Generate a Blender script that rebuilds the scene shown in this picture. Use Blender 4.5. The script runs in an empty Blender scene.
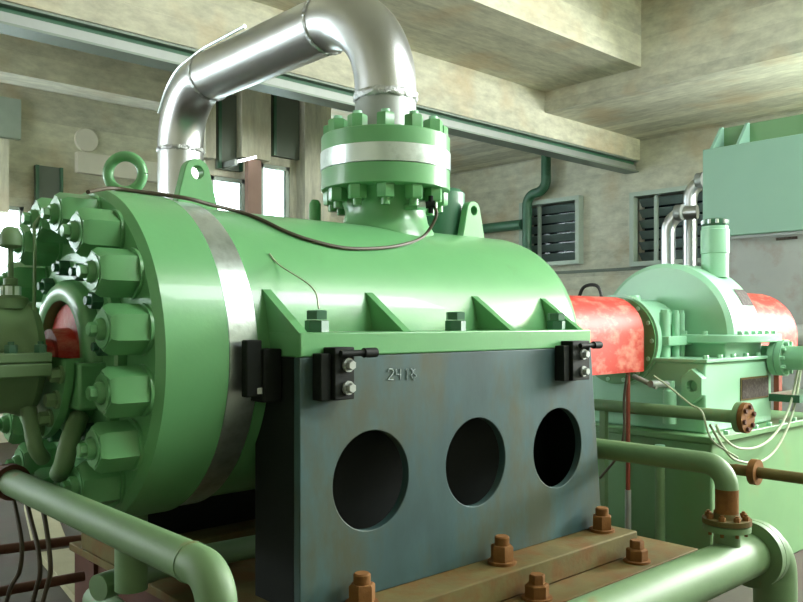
import bpy, bmesh, math, random
from mathutils import Vector, Matrix
random.seed(7)
SC = bpy.context.scene
COL = SC.collection
H = 1.6                       # eye height over the floor; below, heights are written relative to the eye
PI = math.pi

# ------------------------------------------------------------------ camera
FPX, CX, HY = 812.0, 401.5, 322.0
TH = math.radians(47.27); CT, ST = math.cos(TH), math.sin(TH)
cam_d = bpy.data.cameras.new('camera'); cam = bpy.data.objects.new('camera', cam_d); COL.objects.link(cam)
cam_d.sensor_width = 36.0; cam_d.lens = 36.0 * FPX / 803.0
cam_d.shift_y = (HY - 301.0) / 803.0
cam_d.clip_start = 0.05; cam_d.clip_end = 200
cam.location = (0, 0, H)
cam.rotation_euler = (PI / 2, 0, TH - PI / 2)
SC.camera = cam

# ------------------------------------------------------------------ world, lights, exposure
SC.view_settings.view_transform = 'Standard'
SC.view_settings.look = 'None'
SC.view_settings.gamma = 1.0
SC.view_settings.use_curve_mapping = False
SC.view_settings.exposure = 0.35
w = bpy.data.worlds.new('sky'); SC.world = w; w.use_nodes = True
bg = w.node_tree.nodes['Background']
bg.inputs[0].default_value = (0.86, 0.95, 1.0, 1); bg.inputs[1].default_value = 8.0

def area(name, loc, rot, sx, sy, power, col=(1, 1, 1)):
    l = bpy.data.lights.new(name, 'AREA'); l.shape = 'RECTANGLE'; l.size = sx; l.size_y = sy
    l.energy = power; l.color = col
    o = bpy.data.objects.new(name, l); COL.objects.link(o); o.location = loc; o.rotation_euler = rot
    return o
YNW = -1.6
# daylight entering by the window bands of the walls that the photograph does not show
area('daylight_left_windows', (-4.05, 8.6, H + 1.2), (0, -PI / 2, 0), 2.1, 4.4, 70, (1.0, 0.98, 0.88))
area('daylight_near_windows', (7.2, YNW - .05, H + 4.2), (PI / 2, 0, 0), 6.6, 1.6, 600, (0.97, 1.0, 0.97))
area('daylight_right_windows', (11.55, -.15, H + 1.9), (0, PI / 2, 0), 2.0, 2.6, 1150, (0.97, 1.0, 0.96))

# ------------------------------------------------------------------ photo pixel -> place helpers
def onX(px, py, X):
    k = (px - CX) / FPX; Y = X * (ST - k * CT) / (CT + k * ST); d = CT * X + ST * Y
    return Vector((X, Y, (HY - py) / FPX * d))
def onY(px, py, Y):
    k = (px - CX) / FPX; X = Y * (CT + k * ST) / (ST - k * CT); d = CT * X + ST * Y
    return Vector((X, Y, (HY - py) / FPX * d))
def onZ(px, py, Z):
    d = Z * FPX / (HY - py); r = d * (px - CX) / FPX
    return Vector((CT * d + ST * r, ST * d - CT * r, Z))

# ------------------------------------------------------------------ materials
MATS = {}
def mat(name, col, rough=.5, metal=0., var=.12, scale=6., col2=None, c2amt=.5, c2lo=.5, c2hi=.62, c2scale=5., bump=.0, bscale=40., spec=.5, coat=0., emit=None, stretch=(1, 1, 1)):
    m = bpy.data.materials.new(name); m.use_nodes = True; MATS[name] = m
    nt = m.node_tree; b = nt.nodes['Principled BSDF']; N = nt.nodes.new; L = nt.links.new
    b.inputs['Roughness'].default_value = rough; b.inputs['Metallic'].default_value = metal
    b.inputs['Specular IOR Level'].default_value = spec; b.inputs['Coat Weight'].default_value = coat
    tc = N('ShaderNodeTexCoord'); mp = N('ShaderNodeMapping'); mp.inputs['Scale'].default_value = stretch
    L(tc.outputs['Object'], mp.inputs[0])
    n1 = N('ShaderNodeTexNoise'); n1.inputs['Scale'].default_value = scale; n1.inputs['Detail'].default_value = 5
    L(mp.outputs[0], n1.inputs['Vector'])
    mx = N('ShaderNodeMix'); mx.data_type = 'RGBA'
    mx.inputs['A'].default_value = tuple(c * (1 - var) for c in col) + (1,)
    mx.inputs['B'].default_value = tuple(min(1, c * (1 + var)) for c in col) + (1,)
    L(n1.outputs['Fac'], mx.inputs['Factor']); out = mx.outputs['Result']
    if col2:
        n2 = N('ShaderNodeTexNoise'); n2.inputs['Scale'].default_value = c2scale; n2.inputs['Detail'].default_value = 9; n2.inputs['Roughness'].default_value = .62
        L(mp.outputs[0], n2.inputs['Vector'])
        mr = N('ShaderNodeMapRange'); mr.inputs['From Min'].default_value = c2lo; mr.inputs['From Max'].default_value = c2hi; mr.inputs['To Max'].default_value = c2amt
        L(n2.outputs['Fac'], mr.inputs['Value'])
        m2 = N('ShaderNodeMix'); m2.data_type = 'RGBA'; m2.inputs['B'].default_value = tuple(col2) + (1,)
        L(out, m2.inputs['A']); L(mr.outputs[0], m2.inputs['Factor']); out = m2.outputs['Result']
    L(out, b.inputs['Base Color'])
    if bump:
        n3 = N('ShaderNodeTexNoise'); n3.inputs['Scale'].default_value = bscale; n3.inputs['Detail'].default_value = 4
        L(mp.outputs[0], n3.inputs['Vector'])
        bp = N('ShaderNodeBump'); bp.inputs['Strength'].default_value = bump; bp.inputs['Distance'].default_value = .01
        L(n3.outputs['Fac'], bp.inputs['Height']); L(bp.outputs[0], b.inputs['Normal'])
    if emit:
        b.inputs['Emission Color'].default_value = tuple(emit[0]) + (1,); b.inputs['Emission Strength'].default_value = emit[1]
    return m

def concrete(name, col, axis='X', board=.2, amt=.5):
    """board-marked concrete: faint tone per shutter board, brown stains, thin joints; boards run along `axis`"""
    m = bpy.data.materials.new(name); m.use_nodes = True; MATS[name] = m
    nt = m.node_tree; b = nt.nodes['Principled BSDF']; N = nt.nodes.new; L = nt.links.new
    b.inputs['Roughness'].default_value = .85; b.inputs['Specular IOR Level'].default_value = .25
    tc = N('ShaderNodeTexCoord'); sx = N('ShaderNodeSeparateXYZ'); L(tc.outputs['Object'], sx.inputs[0])
    def math_(op, a, bb):
        n = N('ShaderNodeMath'); n.operation = op
        for i, v in enumerate((a, bb)):
            if v is None: continue
            if isinstance(v, (int, float)): n.inputs[i].default_value = v
            else: L(v, n.inputs[i])
        return n.outputs[0]
    across = {'X': math_('ADD', sx.outputs['Y'], sx.outputs['Z']), 'Y': math_('ADD', sx.outputs['X'], sx.outputs['Z']), 'Z': math_('ADD', sx.outputs['X'], sx.outputs['Y'])}[axis]
    u = math_('DIVIDE', across, board); fl = math_('FLOOR', u, None); fr = math_('FRACT', u, None)
    wn = N('ShaderNodeTexWhiteNoise'); wn.noise_dimensions = '1D'; L(fl, wn.inputs['W'])
    mp = N('ShaderNodeMapping'); st = {'X': (.9, 3, 2), 'Y': (3, .9, 2), 'Z': (3, 3, .6)}[axis]; mp.inputs['Scale'].default_value = st
    L(tc.outputs['Object'], mp.inputs[0])
    n1 = N('ShaderNodeTexNoise'); n1.inputs['Scale'].default_value = 4.5; n1.inputs['Detail'].default_value = 10; n1.inputs['Roughness'].default_value = .68; L(mp.outputs[0], n1.inputs['Vector'])
    n2 = N('ShaderNodeTexNoise'); n2.inputs['Scale'].default_value = 1.3; n2.inputs['Detail'].default_value = 7; L(tc.outputs['Object'], n2.inputs['Vector'])
    cr = N('ShaderNodeValToRGB'); e = cr.color_ramp.elements
    e[0].position = .3; e[0].color = tuple(c * .62 for c in col) + (1,); e[1].position = .7; e[1].color = tuple(min(1, c * 1.14) for c in col) + (1,)
    L(math_('ADD', math_('MULTIPLY', n1.outputs['Fac'], .8), math_('MULTIPLY', wn.outputs['Value'], .2)), cr.inputs[0])
    mr = N('ShaderNodeMapRange'); mr.inputs['From Min'].default_value = .52; mr.inputs['From Max'].default_value = .7; mr.inputs['To Max'].default_value = amt
    L(n2.outputs['Fac'], mr.inputs['Value'])
    mx = N('ShaderNodeMix'); mx.data_type = 'RGBA'; mx.inputs['B'].default_value = (col[0] * .82, col[1] * .6, col[2] * .42, 1)
    L(mr.outputs[0], mx.inputs['Factor']); L(cr.outputs[0], mx.inputs['A']); L(mx.outputs['Result'], b.inputs['Base Color'])
    edge = math_('GREATER_THAN', fr, .05)
    bp = N('ShaderNodeBump'); bp.inputs['Strength'].default_value = .5; bp.inputs['Distance'].default_value = .012
    L(math_('ADD', math_('MULTIPLY', edge, .7), math_('MULTIPLY', n1.outputs['Fac'], .4)), bp.inputs['Height']); L(bp.outputs[0], b.inputs['Normal'])
    return m

G = (0.115, 0.325, 0.132)
mat('green', G, .33, var=.10, scale=4, col2=(.09, .14, .05), c2amt=.35, c2lo=.6, c2hi=.75, c2scale=3, bump=.04, bscale=60, coat=.15)
mat('pale_green', (0.29, 0.57, 0.38), .35, var=.10, scale=4, col2=(.3, .28, .16), c2amt=.3, c2lo=.62, c2hi=.75, c2scale=6, bump=.04, bscale=50, coat=.1)
mat('pipe_green', (0.135, 0.235, 0.11), .55, var=.14, scale=7, col2=(.24, .13, .05), c2amt=.55, c2lo=.62, c2hi=.72, c2scale=7, bump=.05)
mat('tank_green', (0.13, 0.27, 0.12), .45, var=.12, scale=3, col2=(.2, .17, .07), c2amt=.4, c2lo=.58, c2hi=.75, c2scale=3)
mat('deep_green', (0.035, 0.13, 0.07), .4, var=.15)
mat('duct_green', (0.22, 0.40, 0.30), .45, var=.06, scale=3)
mat('black_paint', (0.034, 0.078, 0.080), .58, var=.9, scale=3.2, spec=.35, col2=(.055, .055, .022), c2amt=.75, c2lo=.46, c2hi=.64, c2scale=3.5, bump=.06, bscale=30, stretch=(1, 1, .45))
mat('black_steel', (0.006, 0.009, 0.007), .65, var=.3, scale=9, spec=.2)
mat('rust', (0.19, 0.085, 0.024), .8, var=.35, scale=14, col2=(.10, .04, .015), c2amt=.8, c2lo=.5, c2hi=.7, c2scale=11, bump=.3, bscale=50, spec=.2)
mat('rusty_steel', (0.115, 0.095, 0.032), .8, var=.35, scale=9, col2=(.13, .062, .014), c2amt=.85, c2lo=.45, c2hi=.62, c2scale=6, bump=.15, bscale=40, spec=.25)
mat('dark_rust', (0.085, 0.03, 0.016), .8, var=.3, scale=12)
mat('cladding', (0.62, 0.64, 0.66), .30, metal=1., var=.08, scale=9, bump=.12, bscale=120)
mat('dull_steel', (0.33, 0.36, 0.34), .5, metal=.6, var=.1, scale=8)
mat('bright_steel', (0.62, 0.70, 0.70), .28, metal=.9, var=.12, scale=10, col2=(.25, .32, .3), c2amt=.6, c2lo=.5, c2hi=.7, c2scale=8, bump=.08, bscale=60)
mat('weld', (0.5, 0.52, 0.52), .4, metal=.9, var=.3, scale=60, bump=.8, bscale=90)
mat('red_paint', (0.52, 0.035, 0.022), .5, var=.2, scale=8, col2=(.75, .36, .28), c2amt=.6, c2lo=.47, c2hi=.68, c2scale=14, bump=.1, stretch=(.6, 1.4, 1))
mat('red_rod', (0.20, 0.035, 0.015), .6, var=.3, scale=20)
mat('cable_black', (0.02, 0.02, 0.02), .5, var=.2)
mat('cable_brown', (0.055, 0.04, 0.022), .55, var=.3, scale=20)
mat('cable_pale', (0.38, 0.44, 0.30), .5, var=.15)
mat('nameplate', (0.05, 0.038, 0.032), .75, spec=.2, var=.5, scale=30, col2=(.15, .14, .12), c2amt=.4, c2lo=.5, c2hi=.6, c2scale=60)
mat('hole_dark', (0.008, 0.010, 0.008), .9, var=.2)
mat('shutter_grey', (0.13, 0.16, 0.13), .7, var=.15, scale=2)
mat('frame_grey', (0.36, 0.44, 0.38), .5, var=.12)
mat('slat_dark', (0.12, 0.17, 0.16), .4, var=.2)
mat('plaster', (0.72, 0.70, 0.60), .85, var=.08, scale=5)
mat('motor_grey', (0.34, 0.37, 0.35), .6, var=.18, scale=3, col2=(.26, .19, .14), c2amt=.5, c2lo=.52, c2hi=.7, c2scale=4)
mat('brick_red', (0.30, 0.20, 0.16), .8, var=.15)
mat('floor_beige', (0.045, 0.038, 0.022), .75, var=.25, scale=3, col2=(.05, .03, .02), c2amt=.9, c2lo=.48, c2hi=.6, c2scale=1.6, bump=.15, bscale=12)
mat('chalk', (0.36, 0.44, 0.44), .9)
mat('lamp_white', (.9, .9, .9), .3, emit=((1, 1, 1), 3))
mat('rail_steel', (0.20, 0.25, 0.21), .5, metal=.3, var=.12, scale=4)
mat('night_pane', (0.010, 0.020, 0.026), .12, var=.3, spec=.6)
concrete('concrete_x', (0.65, 0.645, 0.51), 'X', .24)
concrete('concrete_y', (0.67, 0.665, 0.54), 'Y', .24)
concrete('concrete_wall', (0.57, 0.575, 0.46), 'Y', .42, .5)
concrete('concrete_back', (0.60, 0.60, 0.47), 'X', .36, .5)
concrete('concrete_col', (0.62, 0.62, 0.50), 'Z', .3, .35)
g = bpy.data.materials.new('window_glass'); g.use_nodes = True; MATS['window_glass'] = g
gn = g.node_tree; gb = gn.nodes['Principled BSDF']; gb.inputs['Base Color'].default_value = (.9, .97, .95, 1)
gb.inputs['Transmission Weight'].default_value = 1; gb.inputs['Roughness'].default_value = .02; gb.inputs['IOR'].default_value = 1.02

# ------------------------------------------------------------------ mesh builder
class MB:
    def __init__(s): s.v = []; s.f = []
    def add(s, vs, fs):
        o = len(s.v); s.v += [Vector(p) for p in vs]; s.f += [[i + o for i in f] for f in fs]; return s
    def box(s, x0, x1, y0, y1, z0, z1):
        return s.add([(x, y, z) for z in (z0, z1) for y in (y0, y1) for x in (x0, x1)],
                     [(0, 2, 3, 1), (4, 5, 7, 6), (0, 1, 5, 4), (2, 6, 7, 3), (0, 4, 6, 2), (1, 3, 7, 5)])
    def lathe(s, prof, org, axis, n=48, a0=0., a1=2 * PI, up=None, cap=True):
        """prof: [(t along axis, r)]; swept about axis through org"""
        ax = Vector(axis).normalized()
        e1 = Vector(up) if up is not None else (Vector((0, 0, 1)) if abs(ax.z) < .9 else Vector((1, 0, 0)))
        e1 = (e1 - ax * e1.dot(ax)).normalized(); e2 = ax.cross(e1)
        full = abs(a1 - a0 - 2 * PI) < 1e-6; m = n if full else n + 1
        vs = []
        for t, r in prof:
            for i in range(m):
                a = a0 + (a1 - a0) * i / n
                vs.append(Vector(org) + ax * t + (e1 * math.cos(a) + e2 * math.sin(a)) * r)
        fs = []
        for j in range(len(prof) - 1):
            for i in range(n):
                k = (i + 1) % m
                fs.append((j * m + i, j * m + k, (j + 1) * m + k, (j + 1) * m + i))
        if cap:
            if prof[0][1] > 1e-5: fs.append(tuple(range(m))[::-1])
            if prof[-1][1] > 1e-5: fs.append(tuple((len(prof) - 1) * m + i for i in range(m)))
        return s.add(vs, fs)
    def cyl(s, p0, p1, r0, r1=None, n=24):
        p0 = Vector(p0); p1 = Vector(p1); r1 = r0 if r1 is None else r1
        return s.lathe([(0, r0), ((p1 - p0).length, r1)], p0, p1 - p0, n)
    def ring(s, t0, t1, ro, ri, org, axis, n=48, ch=0.):
        pr = [(t0, ri), (t0, ro - ch), (t0 + ch, ro), (t1 - ch, ro), (t1, ro - ch), (t1, ri), (t0, ri)] if ch else [(t0, ri), (t0, ro), (t1, ro), (t1, ri), (t0, ri)]
        return s.lathe(pr, org, axis, n, cap=False)
    def hexa(s, p0, axis, h, r, ch=.12, up=None, n=6):
        """hexagonal nut from p0 along axis, r = corner radius"""
        return s.lathe([(0, r), (h * (1 - ch), r), (h, r * .88)], p0, axis, n, up=up)
    def tube(s, pts, r, fil=0., n=20, seg=8, cap=True):
        P = [Vector(p) for p in pts]
        if fil:
            Q = [P[0]]
            for a, b, c in zip(P, P[1:], P[2:]):
                u = (a - b).normalized(); w_ = (c - b).normalized(); ang = u.angle(w_)
                if ang > PI - .02: Q.append(b); continue
                t = min(fil / math.tan(ang / 2), (a - b).length * .95, (c - b).length * .95); rr = t * math.tan(ang / 2)
                cen = b + (u + w_).normalized() * (rr / math.sin(ang / 2))
                q0 = b + u * t - cen; q1 = b + w_ * t - cen; tot = q0.angle(q1); ax = q0.cross(q1).normalized()
                for i in range(seg + 1): Q.append(cen + Matrix.Rotation(tot * i / seg, 3, ax) @ q0)
            Q.append(P[-1]); P = Q
        R = r if isinstance(r, (list, tuple)) else [r] * len(P)
        T = []
        for i in range(len(P)):
            a = P[i] - P[i - 1] if i else P[1] - P[0]; b = P[i + 1] - P[i] if i < len(P) - 1 else a
            T.append((a.normalized() + b.normalized()).normalized())
        e = T[0].orthogonal().normalized(); vs = []
        for i, p in enumerate(P):
            if i: e = (e - T[i] * e.dot(T[i])).normalized()
            f = T[i].cross(e)
            vs += [p + (e * math.cos(2 * PI * k / n) + f * math.sin(2 * PI * k / n)) * R[i] for k in range(n)]
        fs = [(i * n + k, i * n + (k + 1) % n, (i + 1) * n + (k + 1) % n, (i + 1) * n + k) for i in range(len(P) - 1) for k in range(n)]
        if cap: fs += [tuple(range(n))[::-1], tuple((len(P) - 1) * n + k for k in range(n))]
        return s.add(vs, fs)
    def cable(s, pts, r, n=8, sub=6):
        P = [Vector(p) for p in pts]; P = [P[0] * 2 - P[1]] + P + [P[-1] * 2 - P[-2]]; Q = []
        for a, b, c, d in zip(P, P[1:], P[2:], P[3:]):
            for i in range(sub):
                t = i / sub
                Q.append(.5 * (2 * b + (c - a) * t + (2 * a - 5 * b + 4 * c - d) * t * t + (3 * b - a - 3 * c + d) * t ** 3))
        return s.tube(Q + [P[-2]], r, 0, n)
    def plate(s, loops, to3, depth):
        """flat plate from 2D loops (outer first, then holes); to3(u,v,w) maps to 3D, w in 0..depth"""
        bm = bmesh.new()
        edges = []
        for lp in loops:
            vv = [bm.verts.new((u, v, 0)) for u, v in lp]
            edges += [bm.edges.new((vv[i], vv[(i + 1) % len(vv)])) for i in range(len(vv))]
        bmesh.ops.triangle_fill(bm, use_beauty=True, use_dissolve=False, edges=edges)
        bm.verts.ensure_lookup_table(); bm.faces.ensure_lookup_table()
        nv = len(bm.verts); vs = [to3(v.co.x, v.co.y, 0) for v in bm.verts] + [to3(v.co.x, v.co.y, depth) for v in bm.verts]
        bm.verts.index_update()
        fs = []
        for f in bm.faces:
            ids = [v.index for v in f.verts]; fs.append(ids); fs.append([i + nv for i in ids][::-1])
        bm.free(); o = 0
        for lp in loops:
            k = len(lp)
            fs += [(o + i, o + (i + 1) % k, o + (i + 1) % k + nv, o + i + nv) for i in range(k)]
            o += k
        return s.add(vs, fs)

ORG = {}
def _mesh(name, mb, m, org, smooth=40):
    me = bpy.data.meshes.new(name)
    me.from_pydata([(v.x - org.x, v.y - org.y, v.z - org.z) for v in mb.v], [], mb.f)
    bm = bmesh.new(); bm.from_mesh(me); bmesh.ops.recalc_face_normals(bm, faces=bm.faces); bm.to_mesh(me); bm.free()
    me.materials.append(MATS[m])
    if smooth:
        me.shade_smooth(); me.set_sharp_from_angle(angle=math.radians(smooth))
    return me
def tag(o, label=None, cat=None, group=None, kind=None):
    if label: o['label'] = label
    if cat: o['category'] = cat
    if group: o['group'] = group
    if kind: o['kind'] = kind
    return o
def thing(name, loc, label, cat, group=None):
    o = bpy.data.objects.new(name, None); COL.objects.link(o); o.empty_display_size = .1
    o.location = (loc[0], loc[1], loc[2] + H); ORG[o.name] = Vector(loc)
    return tag(o, label, cat, group)
def part(name, mb, m, parent=None, bevel=0., label=None, smooth=40):
    org = ORG[parent.name] if parent else Vector((0, 0, -H))
    o = bpy.data.objects.new(name, _mesh(name, mb, m, org, smooth)); COL.objects.link(o)
    ORG[o.name] = org
    if parent: o.parent = parent
    if bevel:
        b = o.modifiers.new('bevel', 'BEVEL'); b.width = bevel; b.segments = 2; b.limit_method = 'ANGLE'; b.angle_limit = math.radians(50)
    if label: o['label'] = label
    return o
def solo(name, mb, m, label, cat, group=None, bevel=0., smooth=40):
    """a thing that is one mesh; its origin sits at the middle of its own base"""
    lo = Vector([min(v[i] for v in mb.v) for i in range(3)]); hi = Vector([max(v[i] for v in mb.v) for i in range(3)])
    org = Vector(((lo.x + hi.x) / 2, (lo.y + hi.y) / 2, lo.z))
    o = bpy.data.objects.new(name, _mesh(name, mb, m, org, smooth)); COL.objects.link(o); o.location = (org.x, org.y, org.z + H)
    ORG[o.name] = org
    if bevel:
        b = o.modifiers.new('bevel', 'BEVEL'); b.width = bevel; b.segments = 2; b.limit_method = 'ANGLE'; b.angle_limit = math.radians(50)
    return tag(o, label, cat, group)
def struct(name, mb, m, label=None, parent=None, smooth=0):
    o = part(name, mb, m, parent, smooth=smooth)
    if parent is None:
        o['kind'] = 'structure'; o.location = (0, 0, 0)
    if label: o['label'] = label
    return o
_shared = {}
def inst(name, key, make, m, pos, parent, rot=None):
    """copy of a shared part mesh, built about its own origin"""
    if key not in _shared: _shared[key] = _mesh(name, make(MB()), m, Vector((0, 0, 0)))
    o = bpy.data.objects.new(name, _shared[key]); COL.objects.link(o)
    org = ORG[parent.name]; o.parent = parent
    o.location = Vector(pos) - org
    if rot is not None: o.rotation_euler = rot
    ORG[o.name] = Vector(pos)
    return o
def circ(cx, cy, r, n=48):
    return [(cx + r * math.cos(2 * PI * i / n), cy + r * math.sin(2 * PI * i / n)) for i in range(n)]

# ------------------------------------------------------------------ the room
XW, YB, XL, YN = 11.5, 11.5, -4.0, YNW
ZF, ZC, ZS = -1.6, 5.4, 3.17
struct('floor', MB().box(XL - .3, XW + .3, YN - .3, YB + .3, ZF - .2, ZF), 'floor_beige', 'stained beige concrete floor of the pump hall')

def wall(openings, a0, a1, z0, z1, to3, t):
    us = sorted({a0, a1, *[o[0] for o in openings], *[o[1] for o in openings]}); zs = sorted({z0, z1, *[o[2] for o in openings], *[o[3] for o in openings]})
    mb = MB()
    for u0, u1 in zip(us, us[1:]):
        for v0, v1 in zip(zs, zs[1:]):
            uc, vc = (u0 + u1) / 2, (v0 + v1) / 2
            if any(o[0] < uc < o[1] and o[2] < vc < o[3] for o in openings): continue
            x0, x1, y0, y1 = to3(u0, u1, t); mb.box(x0, x1, y0, y1, v0, v1)
    return mb
def rectX(px0, py0, px1, py1):    # pixel rectangle on the right wall -> (Ymin, Ymax, zmin, zmax)
    a = onX(px0, py0, XW); b = onX(px1, py1, XW); return (b.y, a.y, min(a.z, b.z), max(a.z, b.z))
def rectY(px0, py0, px1, py1, Y=YB):
    a = onY(px0, py0, Y); b = onY(px1, py1, Y); return (a.x, b.x, min(a.z, b.z), max(a.z, b.z))

# right wall: two louvred windows in view, a window band nearer the camera out of view
W1 = rectX(527, 203, 580, 264); W2 = rectX(638, 194, 716, 262)
W1 = (W1[0], W1[1], onX(553, 262, XW).z, onX(553, 204, XW).z); W2 = (W2[0], W2[1], onX(675, 260, XW).z, onX(675, 193, XW).z)
op_r = [W1, W2, (-1.5, 1.2, .8, 3.0)]
struct('wall_right', wall(op_r, YN, YB, ZF, ZC, lambda a, b, t: (XW, XW + t, a, b), .3), 'concrete_wall', 'bare stained concrete end wall with two louvred windows')
# back wall, with a shallow bay of columns and shutters standing in front of it
YI = 9.2
WA = rectY(211, 175, 246, 300, YI); WB = rectY(261, 163, 290, 300, YI)
WC = (-3.8, rectY(-70, 214, 24, 330)[1], .25, 1.55)
WA = (WA[0], WA[1], .1, WA[3]); WB = (WB[0], WB[1], .1, WB[3])
WD = (6.5, 8.35, -.2, 3.0)
struct('wall_back', wall([WC, WD], XL, XW, ZF, ZC, lambda a, b, t: (a, b, YB, YB + t), .3), 'concrete_back', 'long concrete side wall with bright window openings')
BX0, BX1 = rectY(206, 100, 331, 300, YI)[:2]
bay = wall([WA, WB], BX0, BX1, ZF, ZS, lambda a, b, t: (a, b, YI, YI + t), .15)
struct('wall_inner', bay, 'concrete_col', 'column bay with shutters and two bright openings behind the pump')
struct('wall_left', wall([(6.3, 10.9, .1, 2.3)], YN, YB, ZF, ZC, lambda a, b, t: (XL - t, XL, a, b), .3), 'concrete_wall')
struct('wall_near', wall([(3.8, 10.6, 3.3, 5.1)], XL, XW, ZF, ZC, lambda a, b, t: (a, b, YN - t, YN), .3), 'concrete_back')
ceil = struct('ceiling', MB().box(XL, XW, YN, 5.4, ZC, ZC + .2), 'concrete_x', 'board-marked concrete ceiling with deep beams')
def cpart(name, mb, m): o = part(name, mb, m, None, smooth=0); o.parent = ceil; return o
cpart('soffit_slab', MB().box(XL, 9.05, 5.4, YB, ZS, ZC + .2), 'concrete_x')
cpart('concrete_beam', MB().box(XL, XW, 6.885, 7.16, 2.56, ZS), 'concrete_x')
cpart('concrete_beam', MB().box(XL, 5.0, 9.0, 9.4, 2.60, ZS), 'concrete_x')
cpart('cross_beam', MB().box(9.05, XW, YN, 6.885, 2.89, ZC + .2), 'concrete_y')
cpart('cross_beam', MB().box(9.05, XW, 6.885, YB, 2.89, ZC + .2), 'concrete_y')
cpart('concrete_beam', MB().box(XL, 9.05, .2, .7, 3.6, ZC), 'concrete_x')

for i_, (a, b) in enumerate(((242, 271), (305, 324), (206, 216))):
    r = rectY(a, 100, b, 300, YI - .2)
    struct('trim_%d' % (i_ + 1), MB().box(r[0], r[1], YI - .2, YI, ZF if i_ == 1 else rectY(a, 160, b, 162, YI)[2], ZS), 'concrete_col')
r = rectY(-2, 138, 9, 212, 11.2); struct('trim_4', MB().box(r[0] - .3, r[1], 11.2, YB, r[2], r[3]), 'concrete_col')
r = rectY(247, 159, 260, 300, YI - .25); struct('trim_5', MB().box(r[0], r[1], YI - .28, YI - .2, ZF, r[3]), 'brick_red')
r = rectY(76, 152, 168, 184, 11.45); struct('trim_6', MB().box(r[0], r[1], 11.38, YB, r[2], r[3]), 'plaster')
r = rectY(0, 97, 20, 140, 11.45); struct('trim_7', MB().box(r[0] - .5, r[1], 11.40, YB, r[2], r[3]), 'frame_grey')
c_ = onY(87, 140, 11.46); struct('trim_8', MB().lathe([(0, .17), (.04, .16)], (c_.x, YB, c_.z), (0, -1, 0), 20), 'plaster')

# shutters over the openings of the back wall
def shutter(px0, py0, px1, py1, Y, label):
    r = rectY(px0, py0, px1, py1, Y - .05); r = (r[0], r[1], r[2], min(r[3], ZS - .02))
    t = thing('shutter_panel', (r[0], Y - .1, r[2]), label, 'shutter', 'grey shutters on the back wall')
    part('panel', MB().box(r[0], r[1], Y - .07, Y - .01, r[2], r[3]), 'shutter_grey', t)
    part('edge_strip', MB().box(r[0], r[0] + .04, Y - .10, Y - .07, r[2], r[3]), 'deep_green', t); part('edge_strip', MB().box(r[1] - .04, r[1], Y - .10, Y - .07, r[2], r[3]), 'deep_green', t)
shutter(272, 94, 304, 161, YI, 'dark grey-green shutter between two concrete columns above bright window')
shutter(217, 92, 241, 172, YI, 'dark grey-green shutter beside the upright silver pipe')
shutter(35, 165, 62, 214, 11.49, 'small dark grey shutter low on wall at far left')

# windows in the back wall: frame and panes
def back_window(n, r, nx, YB=11.5):
    w_ = part('window_%d' % n, MB().box(r[0], r[1], YB + .02, YB + .08, r[2], r[2] + .05).box(r[0], r[1], YB + .02, YB + .08, r[3] - .05, r[3]).box(r[0], r[0] + .05, YB + .02, YB + .08, r[2], r[3]).box(r[1] - .05, r[1], YB + .02, YB + .08, r[2], r[3]), 'frame_grey', None, smooth=0)
    w_['kind'] = 'structure'
    for i in range(nx):
        a = r[0] + .05 + (r[1] - r[0] - .1) * i / nx; b = r[0] + .05 + (r[1] - r[0] - .1) * (i + 1) / nx
        p = part('pane', MB().box(a + .01, b - .01, YB + .045, YB + .052, r[2] + .05, r[3] - .05), 'window_glass', None, smooth=0); p.parent = w_
back_window(3, WA, 1, YI); back_window(4, WB, 1, YI); back_window(5, WC, 5); back_window(6, WD, 4)

# louvred windows of the right wall
def louvre(n, r, label, side):
    d = .14
    w_ = part('window_%d' % n, MB().box(XW - d, XW + .04, r[0] - .07, r[0], r[2] - .07, r[3] + .07).box(XW - d, XW + .04, r[1], r[1] + .07, r[2] - .07, r[3] + .07)
              .box(XW - d, XW + .04, r[0], r[1], r[2] - .07, r[2]).box(XW - d, XW + .04, r[0], r[1], r[3], r[3] + .07), 'frame_grey', None, smooth=0)
    w_['kind'] = 'structure'; w_['label'] = label
    b = part('back_pane', MB().box(XW + .2, XW + .22, r[0], r[1], r[2], r[3]), 'night_pane', None, smooth=0); b.parent = w_
    k = 6
    for i in range(k):
        z = r[2] + (r[3] - r[2]) * (i + .5) / k; h = (r[3] - r[2]) / k * .34
        p = part('slat', MB().add([(XW + .02, y, z + h) for y in (r[0], r[1])] + [(XW + .12, y, z - h) for y in (r[1], r[0])] + [(XW + .035, y, z + h + .008) for y in (r[0], r[1])] + [(XW + .135, y, z - h + .008) for y in (r[1], r[0])],
                 [(0, 1, 2, 3), (7, 6, 5, 4), (0, 4, 5, 1), (1, 5, 6, 2), (2, 6, 7, 3), (3, 7, 4, 0)]), 'slat_dark', None, smooth=0); p.parent = w_
    if side:
        p = part('side_shutter', MB().box(XW - .17, XW - .14, r[1] - .5, r[1] - .06, r[2], r[3]), 'deep_green', None, smooth=0); p.parent = w_
    # mullion
    ym = r[1] - (r[1] - r[0]) * .25
    p = part('mullion', MB().box(XW - .02, XW + .02, ym - .03, ym + .03, r[2], r[3]), 'frame_grey', None, smooth=0); p.parent = w_
louvre(1, W1, 'louvred window behind the green wall pipe', False)
louvre(2, W2, 'louvred window behind the thin silver pipes', False)
# pour-joint ledge on the right wall
zl = onX(640, 268, XW).z
struct('trim_9', MB().box(XW - .03, XW, 3.0, YB, zl - .03, zl + .02), 'shutter_grey')

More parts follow.
